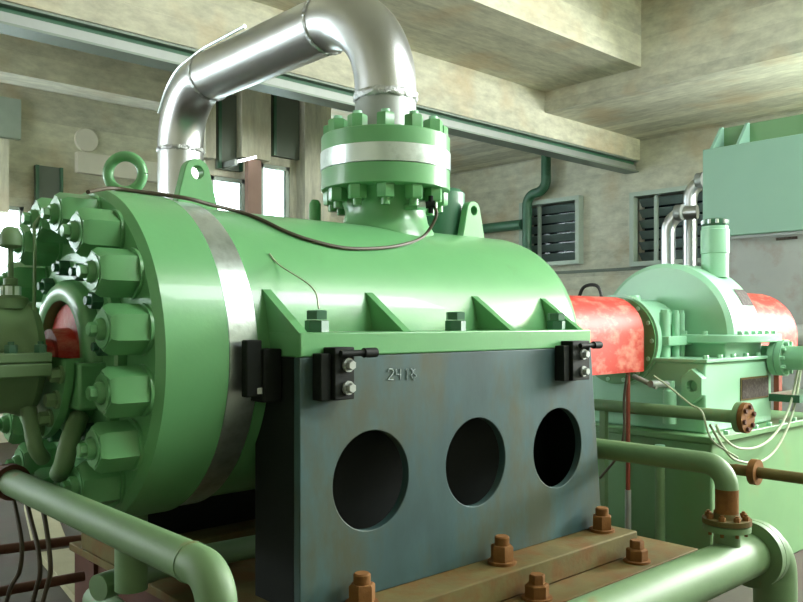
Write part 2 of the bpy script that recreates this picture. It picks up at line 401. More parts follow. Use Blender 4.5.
# steel rail under the long beam
t = thing('runway_rail', (3, 7.1, 2.38), 'long galvanised steel runway rail fixed below the concrete ceiling beam', 'rail')
part('bottom_flange', MB().box(XL, XW - .02, 6.89, 7.13, 2.37, 2.39), 'rail_steel', t)
part('web', MB().box(XL, XW - .02, 6.95, 6.98, 2.39, 2.49), 'dull_steel', t)
part('groove', MB().box(XL, XW - .02, 6.98, 7.06, 2.39, 2.535), 'deep_green', t)
part('top_flange', MB().box(XL, XW - .02, 6.90, 7.13, 2.535, 2.558), 'rail_steel', t)

# wall pipes on the right wall
q = [onX(546, 152, XW - .2), onX(546, 190, XW - .2), onX(527, 200, XW - .2), onX(527, 260, XW - .2)]
solo('wall_pipe', MB().tube([(q[0].x, q[0].y, 2.88), q[1], (q[1].x, q[2].y, q[1].z - .05), (q[1].x, q[2].y, .2)], .085, .2, 14), 'deep_green', 'dark green pipe bending down the end wall beside a window', 'pipe')
a = onX(482, 229, XW - .25); b = onX(522, 228, XW - .25)
solo('wall_pipe', MB().tube([(a.x, a.y + .8, a.z), (b.x, b.y, a.z)], .09, 0, 14), 'deep_green', 'dark green level pipe on end wall behind the lifting lug', 'pipe')
X_ = 10.6
for X_, px0, pxt, top, lab in ((10.6, 690, 703, 182, 'taller of two silver pipes before the right window'), (10.2, 668, 682, 214, 'shorter of two silver pipes before the right window')):
    a = onX(px0, 262, X_); b = onX(px0, top, X_); c = onX(pxt + 12, top, X_)
    t = thing('silver_pipe', (a.x, a.y, ZF), lab, 'pipe', 'silver pipes before the right window')
    part('run', MB().tube([(a.x, a.y, ZF), (a.x, a.y, b.z), (c.x + .1, c.y, b.z)], .095, .24, 16), 'cladding', t)
    part('collar', MB().cyl((a.x + .0, c.y + .25, b.z), (a.x, c.y + .15, b.z), .11), 'dull_steel', t)

# fluorescent lamp on the back wall
a = onY(236, 162, YI - .35); b = onY(256, 157, YI - .35)
t = thing('tube_lamp', (a.x, YI - .35, a.z), 'slim white tube lamp on bracket by back wall column', 'lamp')
part('tube', MB().tube([(a.x, YI - .35, a.z), (b.x, YI - .35, b.z)], .018, 0, 10), 'lamp_white', t)
part('bracket', MB().box(a.x - .03, a.x + .01, YI - .37, YI - .001, a.z - .04, a.z + .03), 'dull_steel', t)

# ------------------------------------------------------------------ the barrel pump
YC, ZA, RB = 2.95, -.12, .572
AX = (0, YC, ZA); XD = (1, 0, 0)
pump = thing('barrel_pump', (2.4, YC, ZA - .575), 'large green barrel-shaped feed pump resting on the black pedestals', 'pump')
body = part('barrel', MB().lathe([(1.52, .3), (1.52, RB), (3.36, RB), (3.42, RB - .012), (3.45, RB - .04), (3.46, .3)], AX, XD, 96), 'green', pump)
part('clamp_band', MB().ring(1.405, 1.52, .588, .45, AX, XD, 96, .004), 'bright_steel', pump, label='bright steel band around the barrel')
RC = .60
cover = part('end_cover', MB().lathe([(1.398, .3), (1.398, RC), (1.175, RC), (1.15, RC - .022), (1.15, .2)], AX, XD, 96), 'green', pump)
# cover nuts
RN = .50; XF = 1.15
def nutmesh(mb):
    mb.lathe([(0, .084), (-.010, .084)], (0, 0, 0), XD, 24)
    mb.lathe([(-.010, .081), (-.112, .081), (-.130, .069), (-.130, .03)], (0, 0, 0), XD, 6, cap=False)
    return mb.ring(-.134, -.128, .058, .038, (0, 0, 0), XD, 24)
def studmesh(mb): return mb.lathe([(-.1, .034), (-.146, .034), (-.154, .028)], (0, 0, 0), XD, 20).hexa((-.154, 0, 0), (-1, 0, 0), .022, .022)
for i in range(16):
    a = math.radians(11.25 + 22.5 * i)
    p = (XF, YC - RN * math.cos(a), ZA + RN * math.sin(a))
    tw = random.uniform(-.25, .25)
    inst('nut', 'cover_nut', nutmesh, 'green', p, cover, (tw, 0, 0))
    inst('stud', 'cover_stud', studmesh, 'green', p, cover, (tw, 0, 0))

# feet, gussets
for sgn, nm in ((1, 'near'), (-1, 'far')):
    Y = lambda y: YC + sgn * (y - YC)
    ft = part('foot', MB().box(1.575, 3.245, min(Y(2.20), Y(2.52)), max(Y(2.20), Y(2.52)), -.118, -.035), 'green', pump, .006)
    for X in (1.575, 2.05, 2.665, 3.155):
        tri = [(Y(2.205), -.036), (Y(2.50), -.036), (Y(2.50), .115), (Y(2.425), .115)]
        part('gusset', MB().plate([tri], lambda u, v, w_, X=X: (X + w_, u, v), .036), 'green', pump)
    for X in (1.70, 2.40, 3.075):
        def hb(mb): return mb.hexa((0, 0, 0), (0, 0, 1), .042, .042, .06, up=(1, .3, 0)).hexa((0, 0, .044), (0, 0, 1), .032, .040, .1, up=(1, -.1, 0))
        inst('foot_nut', 'foot_nut', hb, 'deep_green', (X, Y(2.275), -.035), ft)

# lifting lugs, eye ring
def lug(X, Y, z, wd, h, m='green'):
    pts = [(X - wd / 2, z - .05), (X + wd / 2, z - .05), (X + wd / 2, z + .0)]
    R = wd * .29; zc = z + h - R
    pts += [(X + R * math.cos(a), zc + R * math.sin(a)) for a in [i * PI / 10 + .15 for i in range(0, 10)]]
    pts += [(X - wd / 2, z)]
    part('lifting_lug', MB().plate([pts, circ(X, zc, R * .48, 20)], lambda u, v, w_: (u, Y + w_, v), .045), m, pump, .003)
lug(1.60, 2.93, ZA + RB - .005, .19, .205)
lug(3.235, 2.93, ZA + RB - .005, .175, .20)
ez = ZA + RC + .058; ex = 1.31
ring_pts = [(ex + .066 * math.cos(a) * .72, YC - .066 * math.cos(a) * .68, ez + .02 + .066 * math.sin(a)) for a in [2 * PI * i / 32 for i in range(33)]]
part('lifting_eye', MB().tube(ring_pts, .020, 0, 12, cap=False).lathe([(0, .05), (.018, .05), (.03, .03)], (ex, YC, ZA + RC - .004), (0, 0, 1), 20), 'green', pump, label='round lifting eye on the end cover')

# nozzle with its flange, ring and bolts
NX = 2.62
NO = (NX, YC, 0); UP = (0, 0, 1)
neck = part('nozzle_neck', MB().lathe([(.36, .25), (.43, .235), (.475, .205), (.53, .195), (.585, .215), (.627, .24)], NO, UP, 64), 'green', pump)
nf = part('nozzle_flange', MB().lathe([(.627, .19), (.627, .306), (.632, .312), (.722, .312), (.724, .2)], NO, UP, 80), 'green', pump)
part('flange_ring', MB().lathe([(.724, .2), (.724, .316), (.808, .316), (.808, .2)], NO, UP, 80), 'bright_steel', pump, label='bright steel ring between the nozzle flanges')
def bnut(mb): return mb.hexa((0, 0, 0), (0, 0, -1), .062, .045, .1)
def bstud(mb): return mb.cyl((0, 0, -.03), (0, 0, -.092), .021, n=14)
for i in range(12):
    a = math.atan2(-YC, -NX) + 2 * PI * i / 12
    p = (NX + .258 * math.cos(a), YC + .258 * math.sin(a), .627)
    inst('nut', 'noz_nut', bnut, 'green', p, nf, (0, 0, a + .4 * (i % 3)))
    inst('stud', 'noz_stud', bstud, 'green', p, nf)
# small stubs on the barrel
part('vent_post', MB().lathe([(.3, .03), (.585, .03), (.605, .018)], tuple(onX(315, 300, 2.42).xy) + (0,), UP, 16), 'green', pump)
part('drain_stub', MB().lathe([(-1.0, .06), (-.66, .06)], (1.32, 2.92, 0), UP, 20), 'pipe_green', pump)
st = part('rear_nozzle', MB().lathe([(.2, .15), (.70, .15), (.72, .13)], (3.17, 3.14, 0), UP, 32), 'deep_green', pump)
# tapping valve on the neck
tp = Vector((NX - .045, YC - .18, .537)); dirv = Vector((.7346, -.6785, .08)).normalized()
tv = part('tapping', MB().cyl(tp, tp + dirv * .085, .019, n=14), 'green', pump)
part('fitting', MB().cyl(tp + dirv * .06, tp + dirv * .10, .022, n=6), 'bright_steel', tv)
part('valve_end', MB().cyl(tp + dirv * .10, tp + dirv * .145, .017, n=12), 'black_steel', tv)
part('valve_stem', MB().cyl(tp + dirv * .125 + Vector((0, 0, .04)), tp + dirv * .125 - Vector((0, 0, .04)), .012, n=10), 'black_steel', tv)
TAP_END = tp + dirv * .14

# seal chamber and near-end bearing housing (left edge of the photograph)
seal = part('seal_flange', MB().lathe([(1.15, .375), (1.118, .375), (1.11, .367), (1.11, .2)], AX, XD, 64), 'green', pump)
def gnut(mb): return mb.hexa((0, 0, 0), (-1, 0, 0), .036, .031, .12).cyl((0, 0, 0), (-.052, 0, 0), .015, n=12)
for i in range(12):
    a = math.radians(7 + 30 * i)
    inst('nut', 'gland_nut', gnut, 'deep_green', (1.11, YC - .318 * math.cos(a), ZA + .318 * math.sin(a)), seal, (a, 0, 0))
part('seal_housing', MB().lathe([(1.12, .275), (1.085, .270), (1.066, .255), (1.06, .235), (1.06, .205), (1.066, .196), (1.11, .19), (1.11, .05)], AX, XD, 64), 'green', pump)
part('shaft_sleeve', MB().lathe([(1.11, .185), (1.098, .185), (1.096, .10), (1.03, .095), (1.03, .06), (.9, .06)], AX, XD, 40), 'red_paint', pump, label='red painted seal sleeve inside the housing')
bear = part('bearing_housing', MB().lathe([(.955, .02), (.955, .195), (.93, .205), (.89, .19), (.60, .19), (.5, .16), (.48, .0)], (0, YC, ZA), XD, 48), 'pipe_green', pump)
part('split_flange', MB().box(.52, .95, YC - .265, YC + .265, ZA - .055, ZA - .012), 'pipe_green', bear, .005)
part('split_flange', MB().box(.52, .95, YC - .265, YC + .265, ZA - .010, ZA + .022), 'pipe_green', bear, .005)
brk = part('bearing_bracket', MB().lathe([(1.012, .15), (1.012, .285), (.985, .285), (.985, .15)], AX, XD, 40, a0=math.radians(90), a1=math.radians(270)), 'green', pump)
part('bracket_trough', MB().lathe([(1.12, .245), (1.012, .235), (1.012, .1)], AX, XD, 40, a0=math.radians(90), a1=math.radians(270)), 'green', brk)
for ad in (-12, -33, -54, -75):
    a = math.radians(ad)
    def kb(mb): return mb.lathe([(0, .030), (-.010, .030)], (0, 0, 0), XD, 16).hexa((-.010, 0, 0), (-1, 0, 0), .030, .024, .1)
    inst('bolt', 'brk_bolt', kb, 'pipe_green', (.985, YC - .25 * math.cos(a), ZA + .25 * math.sin(a)), brk, (a, 0, 0))
for X in (.58, .70, .83, .92):
    def sb(mb): return mb.hexa((0, 0, 0), UP, .026, .020).cyl((0, 0, 0), (0, 0, .036), .010, n=10)
    inst('bolt', 'split_bolt', sb, 'deep_green', (X, YC - .243, ZA + .022), bear)
part('bracket_arm', MB().box(1.02, 1.12, YC - .30, YC - .20, ZA - .17, ZA - .015), 'green', brk, .01)
# oil fitting on top of the bearing housing
ox, oy = .885, YC - .06
oc = part('oil_fitting', MB().lathe([(.0, .055), (.035, .055), (.045, .03), (.075, .03), (.08, .022), (.10, .022), (.105, .009), (.20, .009), (.205, .03), (.212, .036), (.245, .036), (.27, .022), (.275, .010)], (ox, oy, ZA + .165), UP, 20), 'pipe_green', pump)
part('collar', MB().lathe([(.045, .034), (.075, .034)], (ox, oy, ZA + .165), UP, 6), 'bright_steel', oc)
part('oil_plug', MB().lathe([(.0, .03), (.05, .03), (.06, .015), (.09, .015)], (.80, YC - .03, ZA + .18), UP, 16), 'dull_steel', pump)
part('oil_tube', MB().tube([(.94, YC - .12, ZA + .12), (.94, YC - .13, ZA + .36), (.96, YC - .06, ZA + .45), (1.02, YC + .05, ZA + .50)], .006, .06, 8), 'pipe_green', pump)
part('seal_pipe', MB().tube([(1.06, YC - .20, ZA - .20), (1.0, YC - .27, ZA - .27), (.99, YC - .25, ZA - .35), (1.03, YC - .1, ZA - .40)], .032, .05, 14), 'pipe_green', pump)
part('seal_pipe', MB().tube([(.93, YC - .10, ZA - .17), (.93, YC - .16, ZA - .30), (.97, YC - .12, ZA - .34)], .026, .05, 14), 'pipe_green', pump)
# drive end
part('drive_housing', MB().lathe([(3.44, .36), (3.50, .36), (3.50, .24), (3.78, .22), (3.78, .05)], AX, XD, 48), 'green', pump)

# ------------------------------------------------------------------ black pedestals
def pedestal(sgn, label):
    Y = lambda y: YC + sgn * (y - YC)
    t = thing('pump_pedestal', (2.45, Y(2.3), -.97), label, 'pedestal', 'black pump pedestals')
    outer = [(1.575, -.119), (1.575, -.97), (3.335, -.97), (3.245, -.119)]
    loops = [outer] + [circ(X, -.565, .178, 56) for X in (1.89, 2.445, 2.99)]
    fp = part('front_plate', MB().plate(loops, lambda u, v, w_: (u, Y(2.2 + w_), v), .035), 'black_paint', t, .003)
    lo, hi = sorted((Y(2.235), Y(2.47)))
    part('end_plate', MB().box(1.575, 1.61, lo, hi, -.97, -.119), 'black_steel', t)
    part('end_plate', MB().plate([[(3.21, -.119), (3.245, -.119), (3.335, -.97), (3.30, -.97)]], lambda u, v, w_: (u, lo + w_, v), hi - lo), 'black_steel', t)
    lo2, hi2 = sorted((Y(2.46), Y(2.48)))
    part('shade_backing', MB().plate([[(1.612, -.969), (3.30, -.969), (3.25, -.47), (1.612, -.47)]], lambda u, v, w_: (u, lo2 + w_, v), .02), 'black_steel', t)  # black sheet added behind the holes so they read as deep shade
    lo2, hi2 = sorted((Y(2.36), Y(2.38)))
    part('shade_liner', MB().box(1.612, 3.24, lo2, hi2, -.46, -.12), 'black_steel', t)  # added black sheet, hides the lit barrel flank seen through the holes
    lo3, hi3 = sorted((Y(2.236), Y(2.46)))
    part('shade_floor', MB().box(1.62, 3.29, lo3, hi3, -.970, -.958), 'black_steel', t)  # added black sheet over the rail, darkens the hole interiors
    return t, fp
ped, fp = pedestal(1, 'black steel pedestal with three round holes under the near pump foot')
ped2, _ = pedestal(-1, 'black steel pedestal hidden behind the pump under the far foot')
def clamp(px0, px1, py0, py1):
    a = onY(px0, py0, 2.15); b = onY(px1, py1, 2.15)
    zt = -.085; zb = -.262
    c = part('clamp_block', MB().box(a.x, b.x, 2.135, 2.2, zb, zt), 'black_steel', ped, .004)
    xm = (a.x + b.x) / 2
    for z in (zb + .04, zt - .06):
        def cb(mb): return mb.lathe([(0, .024), (.008, .024)], (0, 0, 0), (0, -1, 0), 16).hexa((0, -.008, 0), (0, -1, 0), .02, .017)
        inst('bolt', 'clamp_bolt', cb, 'dull_steel', (xm + .012, 2.135, z), c)
    part('pin', MB().cyl((xm - .03, 2.12, zt - .02), (xm + .12, 2.12, zt - .02), .011, n=10).cyl((xm + .07, 2.12, zt - .02), (xm + .125, 2.12, zt - .02), .017, n=10), 'black_steel', c)
    part('side_block', MB().box(a.x - .045, a.x - .004, 2.15, 2.2, zb, zt - .02), 'black_steel', c, .003)
clamp(332, 352, 347, 398); clamp(570, 587, 342, 378)
# end bracket on the left face of the pedestal, hooked behind the band
b_ = part('end_bracket', MB().box(1.50, 1.572, 2.30, 2.40, -.27, -.09).box(1.44, 1.50, 2.31, 2.345, -.25, -.06), 'black_steel', ped, .005)
for yy in (2.325, 2.375):
    def eb(mb): return mb.hexa((0, 0, 0), (-1, 0, 0), .02, .019)
    inst('bolt', 'end_bolt', eb, 'dull_steel', (1.50, yy, -.23), b_)
# chalk scribble left by the fitters: strokes of a few digits
def chalk(strokes, px, py, s):
    mb = MB()
    for st_ in strokes:
        pts = [onY(px + u * s, py + v * s, 2.1985) for u, v in st_]
        mb.tube(pts, .0022, 0, 5)
    part('chalk_mark', mb, 'chalk', ped)
two = [(0, 2), (1, 0), (3, 0), (4, 2), (3, 4), (0, 8), (4, 8)]
four = [(6, 0), (6, 4), (9.5, 4)], [(9, 0), (9, 8)]
one = [(13, 1), (14, 0), (14, 8)]
eight = [(17, 0), (19, 2), (17, 5), (19, 8), (21, 5), (18, 2), (20, 0)]
chalk([two, *four, one, eight], 388, 369, 1.35)

# ------------------------------------------------------------------ base frame with rusty rails and anchor bolts
base = thing('base_frame', (2.45, 2.95, ZF), 'rust-stained steel base frame carrying the black pedestals', 'base frame')
part('near_rail', MB().box(1.5, 3.37, 2.03, 2.62, -1.075, -.971), 'rusty_steel', base, .006, 'upper rail with yellowish rust')
part('far_rail', MB().box(1.5, 3.37, 3.28, 3.87, -1.075, -.971), 'rusty_steel', base, .006)
part('lower_plate', MB().box(1.5, 3.66, 1.88, 4.02, -1.115, -1.078), 'rusty_steel', base, .004)
for i, X in enumerate((1.52, 1.95, 2.5, 3.05, 3.5)):
    part('rib', MB().box(X, X + .02, 1.90, 4.0, -1.40, -1.117), 'dark_rust', base)
part('girder', MB().box(1.5, 3.66, 2.12, 2.18, -1.42, -1.117), 'dark_rust', base)
part('girder', MB().box(1.5, 3.66, 3.72, 3.78, -1.42, -1.117), 'dark_rust', base)
part('plinth', MB().box(1.5, 3.72, 1.86, 4.05, ZF + .002, -1.42), 'dark_rust', base)
def abolt(mb):
    return mb.lathe([(0, .058), (.012, .058)], (0, 0, 0), UP, 20).hexa((0, 0, .012), UP, .062, .047, .1).lathe([(.07, .030), (.105, .030), (.11, .025)], (0, 0, 0), UP, 16)
def abolt2(mb):
    return mb.lathe([(0, .060), (.01, .060)], (0, 0, 0), UP, 20).hexa((0, 0, .01), UP, .05, .048, .1).hexa((0, 0, .062), UP, .035, .032, .15)
for px, py in ((362, 604), (502, 563), (602, 530)):
    p = onZ(px, py, -.971); p.y = max(2.085, min(p.y, 2.14))
    p = onY(px, 500, p.y)
    inst('anchor_bolt', 'abolt', abolt, 'rust', (p.x, p.y, -.971), base, (0, 0, random.random()))
for px in (537, 637):
    p = onY(px, 500, 1.965)
    inst('anchor_bolt', 'abolt2', abolt2, 'rust', (p.x, p.y, -1.078), base, (0, 0, random.random()))

# ------------------------------------------------------------------ discharge pipe (silver cladding)
ZP = 1.57; YV = 5.03; RP = .150
dp = thing('discharge_pipe', (NX, YC, .81), 'silver clad pipe arching from the pump nozzle to the back', 'pipe')
uf = part('upper_flange', MB().lathe([(.81, .15), (.81, .312), (.882, .312), (.887, .307), (.887, .15)], NO, UP, 80), 'green', dp, label='green upper nozzle flange')
def unut(mb): return mb.hexa((0, 0, 0), UP, .062, .046, .1)
def ustud(mb): return mb.cyl((0, 0, .03), (0, 0, .079), .021, n=14)
for i in range(12):
    a = math.atan2(-YC, -NX) + 2 * PI * i / 12
    p = (NX + .258 * math.cos(a), YC + .258 * math.sin(a), .887)
    inst('nut', 'unut', unut, 'green', p, uf, (0, 0, a + .35 * (i % 4)))
    inst('stud', 'ustud', ustud, 'pale_green', p, uf)
part('stub', MB().lathe([(.887, .175), (.93, .155), (1.08, RP - .004)], NO, UP, 48), 'dull_steel', dp)
er = .46
part('riser_elbow', MB().tube([(NX, YC, 1.08), (NX, YC, ZP), (NX, YC + er + .01, ZP)], RP, er, 48, 20), 'cladding', dp)
part('horizontal_run', MB().tube([(NX, YC + er + .01, ZP), (NX, YV - .40, ZP)], RP, 0, 48), 'cladding', dp)
part('drop_elbow', MB().tube([(NX, YV - .40, ZP), (NX, YV, ZP), (NX, YV, ZP - .42)], RP, .39, 48, 16), 'cladding', dp)
part('drop_leg', MB().tube([(NX, YV, ZP - .42), (NX, YV, ZF + .002)], RP, 0, 48), 'cladding', dp)
for p0, p1 in (((NX, YC, 1.075), (NX, YC, 1.10)), ((NX, YC + er, ZP), (NX, YC + er + .018, ZP)), ((NX, YV - .41, ZP), (NX, YV - .39, ZP)), ((NX, YV, ZP - .41), (NX, YV, ZP - .43))):
    L_ = (Vector(p1) - Vector(p0)).length
    mb = MB().lathe([(-L_ * .3, RP), (0, RP + .006), (L_ * .5, RP + .008), (L_, RP + .006), (L_ * 1.3, RP)], p0, Vector(p1) - Vector(p0), 72, cap=False)
    ax_ = (Vector(p1) - Vector(p0)).normalized()
    for v in mb.v:
        rad = v - Vector(p0); rad -= ax_ * rad.dot(ax_); v += rad.normalized() * random.uniform(-.004, .005) + ax_ * random.uniform(-.004, .004)
    part('weld_seam', mb, 'weld', dp)
wp = [(NX - .09, YV - .95, ZP + .147), (NX - .05, YV - .40, ZP + .165), (NX - .06, YV + .02, ZP + .10), (NX - .10, YV + .12, ZP - .16)]
part('sensing_wire', MB().tube(wp, .010, .3, 8), 'bright_steel', dp)

# ------------------------------------------------------------------ coupling guards
def guard(x0, x1, half, ztop, zbot, label, RR=.82):
    t = thing('coupling_guard', ((x0 + x1) / 2, YC, zbot), label, 'guard', 'red coupling guards')
    rc = half * RR; zc = ztop - rc
    prof = [(YC - half, zbot)] + [(YC - half + rc - rc * math.cos(a), zc + rc * math.sin(a)) for a in [PI / 2 * i / 8 for i in range(9)]]
    prof += [(2 * YC - y, z) for y, z in prof[::-1]]
    inner = [(YC + (y - YC) * .985, z - .006 if z > zbot + .01 else z) for y, z in prof]
    n = len(prof); mb = MB()
    mb.add([(x, y, z) for x in (x0, x1) for y, z in prof] + [(x, y, z) for x in (x0, x1) for y, z in inner],
           [(i, i + 1, n + i + 1, n + i) for i in range(n - 1)] + [(2 * n + i, 3 * n + i, 3 * n + i + 1, 2 * n + i + 1) for i in range(n - 1)] +
           [(i, 2 * n + i, 2 * n + i + 1, i + 1) for i in range(n - 1)] + [(n + i, n + i + 1, 3 * n + i + 1, 3 * n + i) for i in range(n - 1)] + [(0, n, 3 * n, 2 * n), (n - 1, 3 * n - 1, 4 * n - 1, 2 * n - 1)])
    part('hood', mb, 'red_paint', t, smooth=30)
    part('end_sheet', MB().plate([prof, circ(YC, ZA, .13, 24)], lambda u, v, w_: (x1 - .008 + w_, u, v), .006), 'red_paint', t)
    part('hub', MB().cyl((x0 - .015, YC, ZA), (x1 + .12, YC, ZA), .11, n=32), 'dull_steel', t)
    return t
gd = guard(3.80, 4.50, .285, .16, -.305, 'red arched coupling guard between the pump and gearbox')
rp = onY(628, 372, 2.69)
part('leg', MB().cyl((rp.x, 2.69, -.30), (rp.x, 2.69, -1.03), .013, n=12), 'red_rod', gd)
part('leg_sleeve', MB().cyl((rp.x, 2.69, -1.02), (rp.x, 2.69, ZF + .002), .019, n=12), 'dull_steel', gd)
part('leg', MB().cyl((rp.x, 2 * YC - 2.69, -.30), (rp.x, 2 * YC - 2.69, ZF + .002), .013, n=12), 'red_rod', gd)
gd2 = guard(5.90, 6.66, .36, .235, -.36, 'red coupling guard at right between the gearbox and motor', .98)
part('leg', MB().box(6.35, 6.41, YC - .34, YC - .30, ZF + .002, -.36), 'red_rod', gd2)
part('leg', MB().box(6.35, 6.41, YC + .30, YC + .34, ZF + .002, -.36), 'red_rod', gd2)

# ------------------------------------------------------------------ gearbox
gb_ = thing('gearbox', (5.1, 2.9, ZF), 'pale green gearbox with rounded hood on a broad base', 'gearbox')
part('base_tank', MB().box(4.58, 6.3, 2.27, 3.75, ZF + .002, -.715), 'tank_green', gb_, .012)
part('tank_flange', MB().box(4.55, 6.32, 2.24, 3.78, -.715, -.675), 'tank_green', gb_, .006)
case = part('case', MB().box(4.66, 5.60, 2.35, 3.55, -.675, -.245), 'pale_green', gb_, .012)
part('case_ledge', MB().box(4.64, 5.62, 2.33, 3.57, -.247, -.225), 'pale_green', gb_, .004)
part('upper_case', MB().box(5.02, 5.56, 2.40, 3.30, -.23, -.13), 'pale_green', gb_, .008)
HC = (0, 2.83, -.09); RH = .485
hood = part('hood', MB().lathe([(5.0, .02), (5.0, RH - .03), (5.03, RH), (5.40, RH), (5.56, RH - .06), (5.57, .02)], HC, XD, 72, a0=-PI / 2, a1=PI / 2), 'pale_green', gb_)
fl = [(4.93, 2.42), (5.0, 2.33), (5.06, 2.29), (5.62, 2.29), (5.65, 2.32), (5.65, 3.36), (4.93, 3.36)]
sf = part('split_flange', MB().plate([fl], lambda u, v, w_: (u, v, -.135 + w_), .055), 'pale_green', gb_, .008)
def fb(mb): return mb.hexa((0, 0, 0), UP, .022, .017)
for p in [(5.05 + .1 * i, 2.315) for i in range(6)] + [(4.955, 2.50 + .14 * i) for i in range(3)]:
    inst('bolt', 'gb_bolt', fb, 'pale_green', (p[0], p[1], -.08), sf)
for i in range(5):
    inst('bolt', 'gb_bolt', fb, 'pale_green', (4.70 + .18 * i, 2.365, -.225), case)
for i in range(7):
    inst('bolt', 'gb_bolt', fb, 'pale_green', (4.75 + .2 * i, 2.262, -.675), case)
# input bearing housing
bh = part('bearing_housing', MB().lathe([(5.02, .2), (5.02, .275), (4.72, .262), (4.69, .262), (4.69, .30), (4.645, .30), (4.64, .1)], AX, XD, 64), 'pale_green', gb_)
part('seal_disc', MB().lathe([(4.643, .285), (4.632, .285), (4.63, .1)], AX, XD, 48), 'green', bh)
def db(mb): return mb.hexa((0, 0, 0), (-1, 0, 0), .018, .015)
for i in range(14):
    a = 2 * PI * i / 14
    inst('bolt', 'disc_bolt', db, 'pale_green', (4.643, YC - .262 * math.cos(a), ZA + .262 * math.sin(a)), bh)
part('vent_plug', MB().lathe([(.13, .04), (.165, .04), (.18, .03)], (4.83, 2.93, 0), UP, 8), 'pale_green', bh)
for X, r_, z0, z1 in ((4.75, .034, -.34, .06), (4.885, .025, -.30, .055), (4.955, .025, -.30, .055)):
    part('housing_bolt', MB().cyl((X, YC - .285, z0), (X, YC - .285, z1), r_, n=16).hexa((X, YC - .285, z1), UP, .02, r_ * .8), 'pale_green', bh)
part('housing_flange', MB().box(4.70, 5.0, YC - .34, YC - .2, -.15, -.09), 'pale_green', bh, .006)
# breather
bx_, by_ = 5.28, 2.594
br = part('breather_pipe', MB().lathe([(.30, .088), (.46, .088), (.465, .093), (.62, .093), (.625, .086), (.645, .086)], (bx_, by_, 0), UP, 40), 'pale_green', gb_)
cap = part('cap', MB().lathe([(.645, .075), (.655, .082), (.685, .082), (.695, .07)], (bx_, by_, 0), UP, 30), 'deep_green', br)
for i in range(10):
    a = 2 * PI * i / 10
    inst('bolt', 'capb', lambda mb: mb.cyl((0, 0, 0), (0, 0, .028), .012, n=8), 'bright_steel', (bx_ + .078 * math.cos(a), by_ + .078 * math.sin(a), .66), br)
# nameplates
def plate_on_hood(t0, t1, x0, x1):
    mb = MB(); n = 4; vs = []
    for i in range(n + 1):
        a = t0 + (t1 - t0) * i / n
        for x in (x0, x1): vs.append((x, HC[1] - (RH + .004) * math.sin(a), HC[2] + (RH + .004) * math.cos(a)))
    mb.add(vs, [(2 * i, 2 * i + 1, 2 * i + 3, 2 * i + 2) for i in range(n)]); return mb
part('nameplate', plate_on_hood(math.radians(51), math.radians(66), 5.24, 5.40), 'nameplate', hood, label='dark nameplate on the hood')
a = onY(741, 399, 2.349); b = onY(767, 377, 2.349)
np_ = part('nameplate', MB().box(a.x, b.x, 2.340, 2.349, a.z, b.z), 'nameplate', case, label='dark nameplate on the case side')
part('plate_rim', MB().box(a.x - .01, b.x + .01, 2.343, 2.3495, b.z, b.z + .012).box(a.x - .01, b.x + .01, 2.343, 2.3495, a.z - .012, a.z).box(a.x - .012, a.x, 2.343, 2.3495, a.z, b.z).box(b.x, b.x + .012, 2.343, 2.3495, a.z, b.z), 'rusty_steel', np_)
# hexagonal boss and sensors on the case end
a = onX(693, 386, 4.62)
hx = [(a.y + .075 * math.sin(2 * PI * i / 6), a.z + .105 * math.cos(2 * PI * i / 6)) for i in range(6)]
part('hex_boss', MB().plate([hx, circ(a.y, a.z, .034, 20)], lambda u, v, w_: (4.60 + w_, u, v), .06), 'pale_green', gb_, .004)
a = onX(668, 385, 4.55)
sn = part('sensor_post', MB().lathe([(-.62, .04), (-.42, .04), (-.41, .03), (-.36, .03)], (4.57, a.y, 0), UP, 16), 'pale_green', gb_)
part('sensor_body', MB().cyl((4.60, a.y, -.385), (4.38, a.y + .02, -.37), .022, n=12).cyl((4.42, a.y, -.39), (4.42, a.y + .16, -.33), .016, n=10), 'dull_steel', sn)
# side flange and rising pipe
a = onY(783, 358, 2.28)
gp = part('outlet_pipe', MB().tube([(a.x, 2.42, -.24), (a.x, 2.0, -.24), (a.x + .02, 2.0, .9)], .08, .17, 28), 'pale_green', gb_)
part('outlet_flange', MB().cyl((a.x, 2.34, -.24), (a.x, 2.30, -.24), .122, n=36).cyl((a.x, 2.295, -.24), (a.x, 2.255, -.24), .122, n=36), 'pale_green', gp)
for i in range(10):
    an = 2 * PI * i / 10
    inst('bolt', 'outb', lambda mb: mb.hexa((0, 0, 0), (0, -1, 0), .025, .015), 'pale_green', (a.x + .10 * math.cos(an), 2.255, -.24 + .10 * math.sin(an)), gb_)

# ------------------------------------------------------------------ motor at the right edge
mt = thing('drive_motor', (9.2, YC, ZF), 'big motor with green box cooler above a grey body at right', 'motor')
part('body', MB().box(8.0, 10.4, 1.85, 3.97, ZF + .002, .855), 'motor_grey', mt, .02)
part('cooler_box', MB().box(7.93, 10.45, 1.80, 4.03, .86, 1.77), 'duct_green', mt, .01)
part('body_joint', MB().box(7.97, 10.42, 1.82, 4.0, .835, .862), 'dull_steel', mt)
part('cooler_top', MB().box(8.2, 10.2, 2.0, 3.96, 1.77, 2.02), 'tank_green', mt, .01)  # darker green than the box: shade of the set-back wall put into the colour
for y_ in (2.2, 2.92, 3.66, 3.93):
    part('top_rib', MB().plate([[(7.95, 1.77), (8.21, 1.77), (8.21, 2.02), (8.16, 2.02)]], lambda u, v, w_, y_=y_: (u, y_ + w_, v), .03), 'duct_green', mt)
a = onX(776, 245, 7.99); b = onX(797, 241, 7.99)
part('stencil_mark', MB().box(7.985, 7.999, b.y, a.y, .79, .815), 'nameplate', mt)
part('shaft', MB().cyl((6.785, YC, ZA), (8.0, YC, ZA), .1), 'dull_steel', mt)

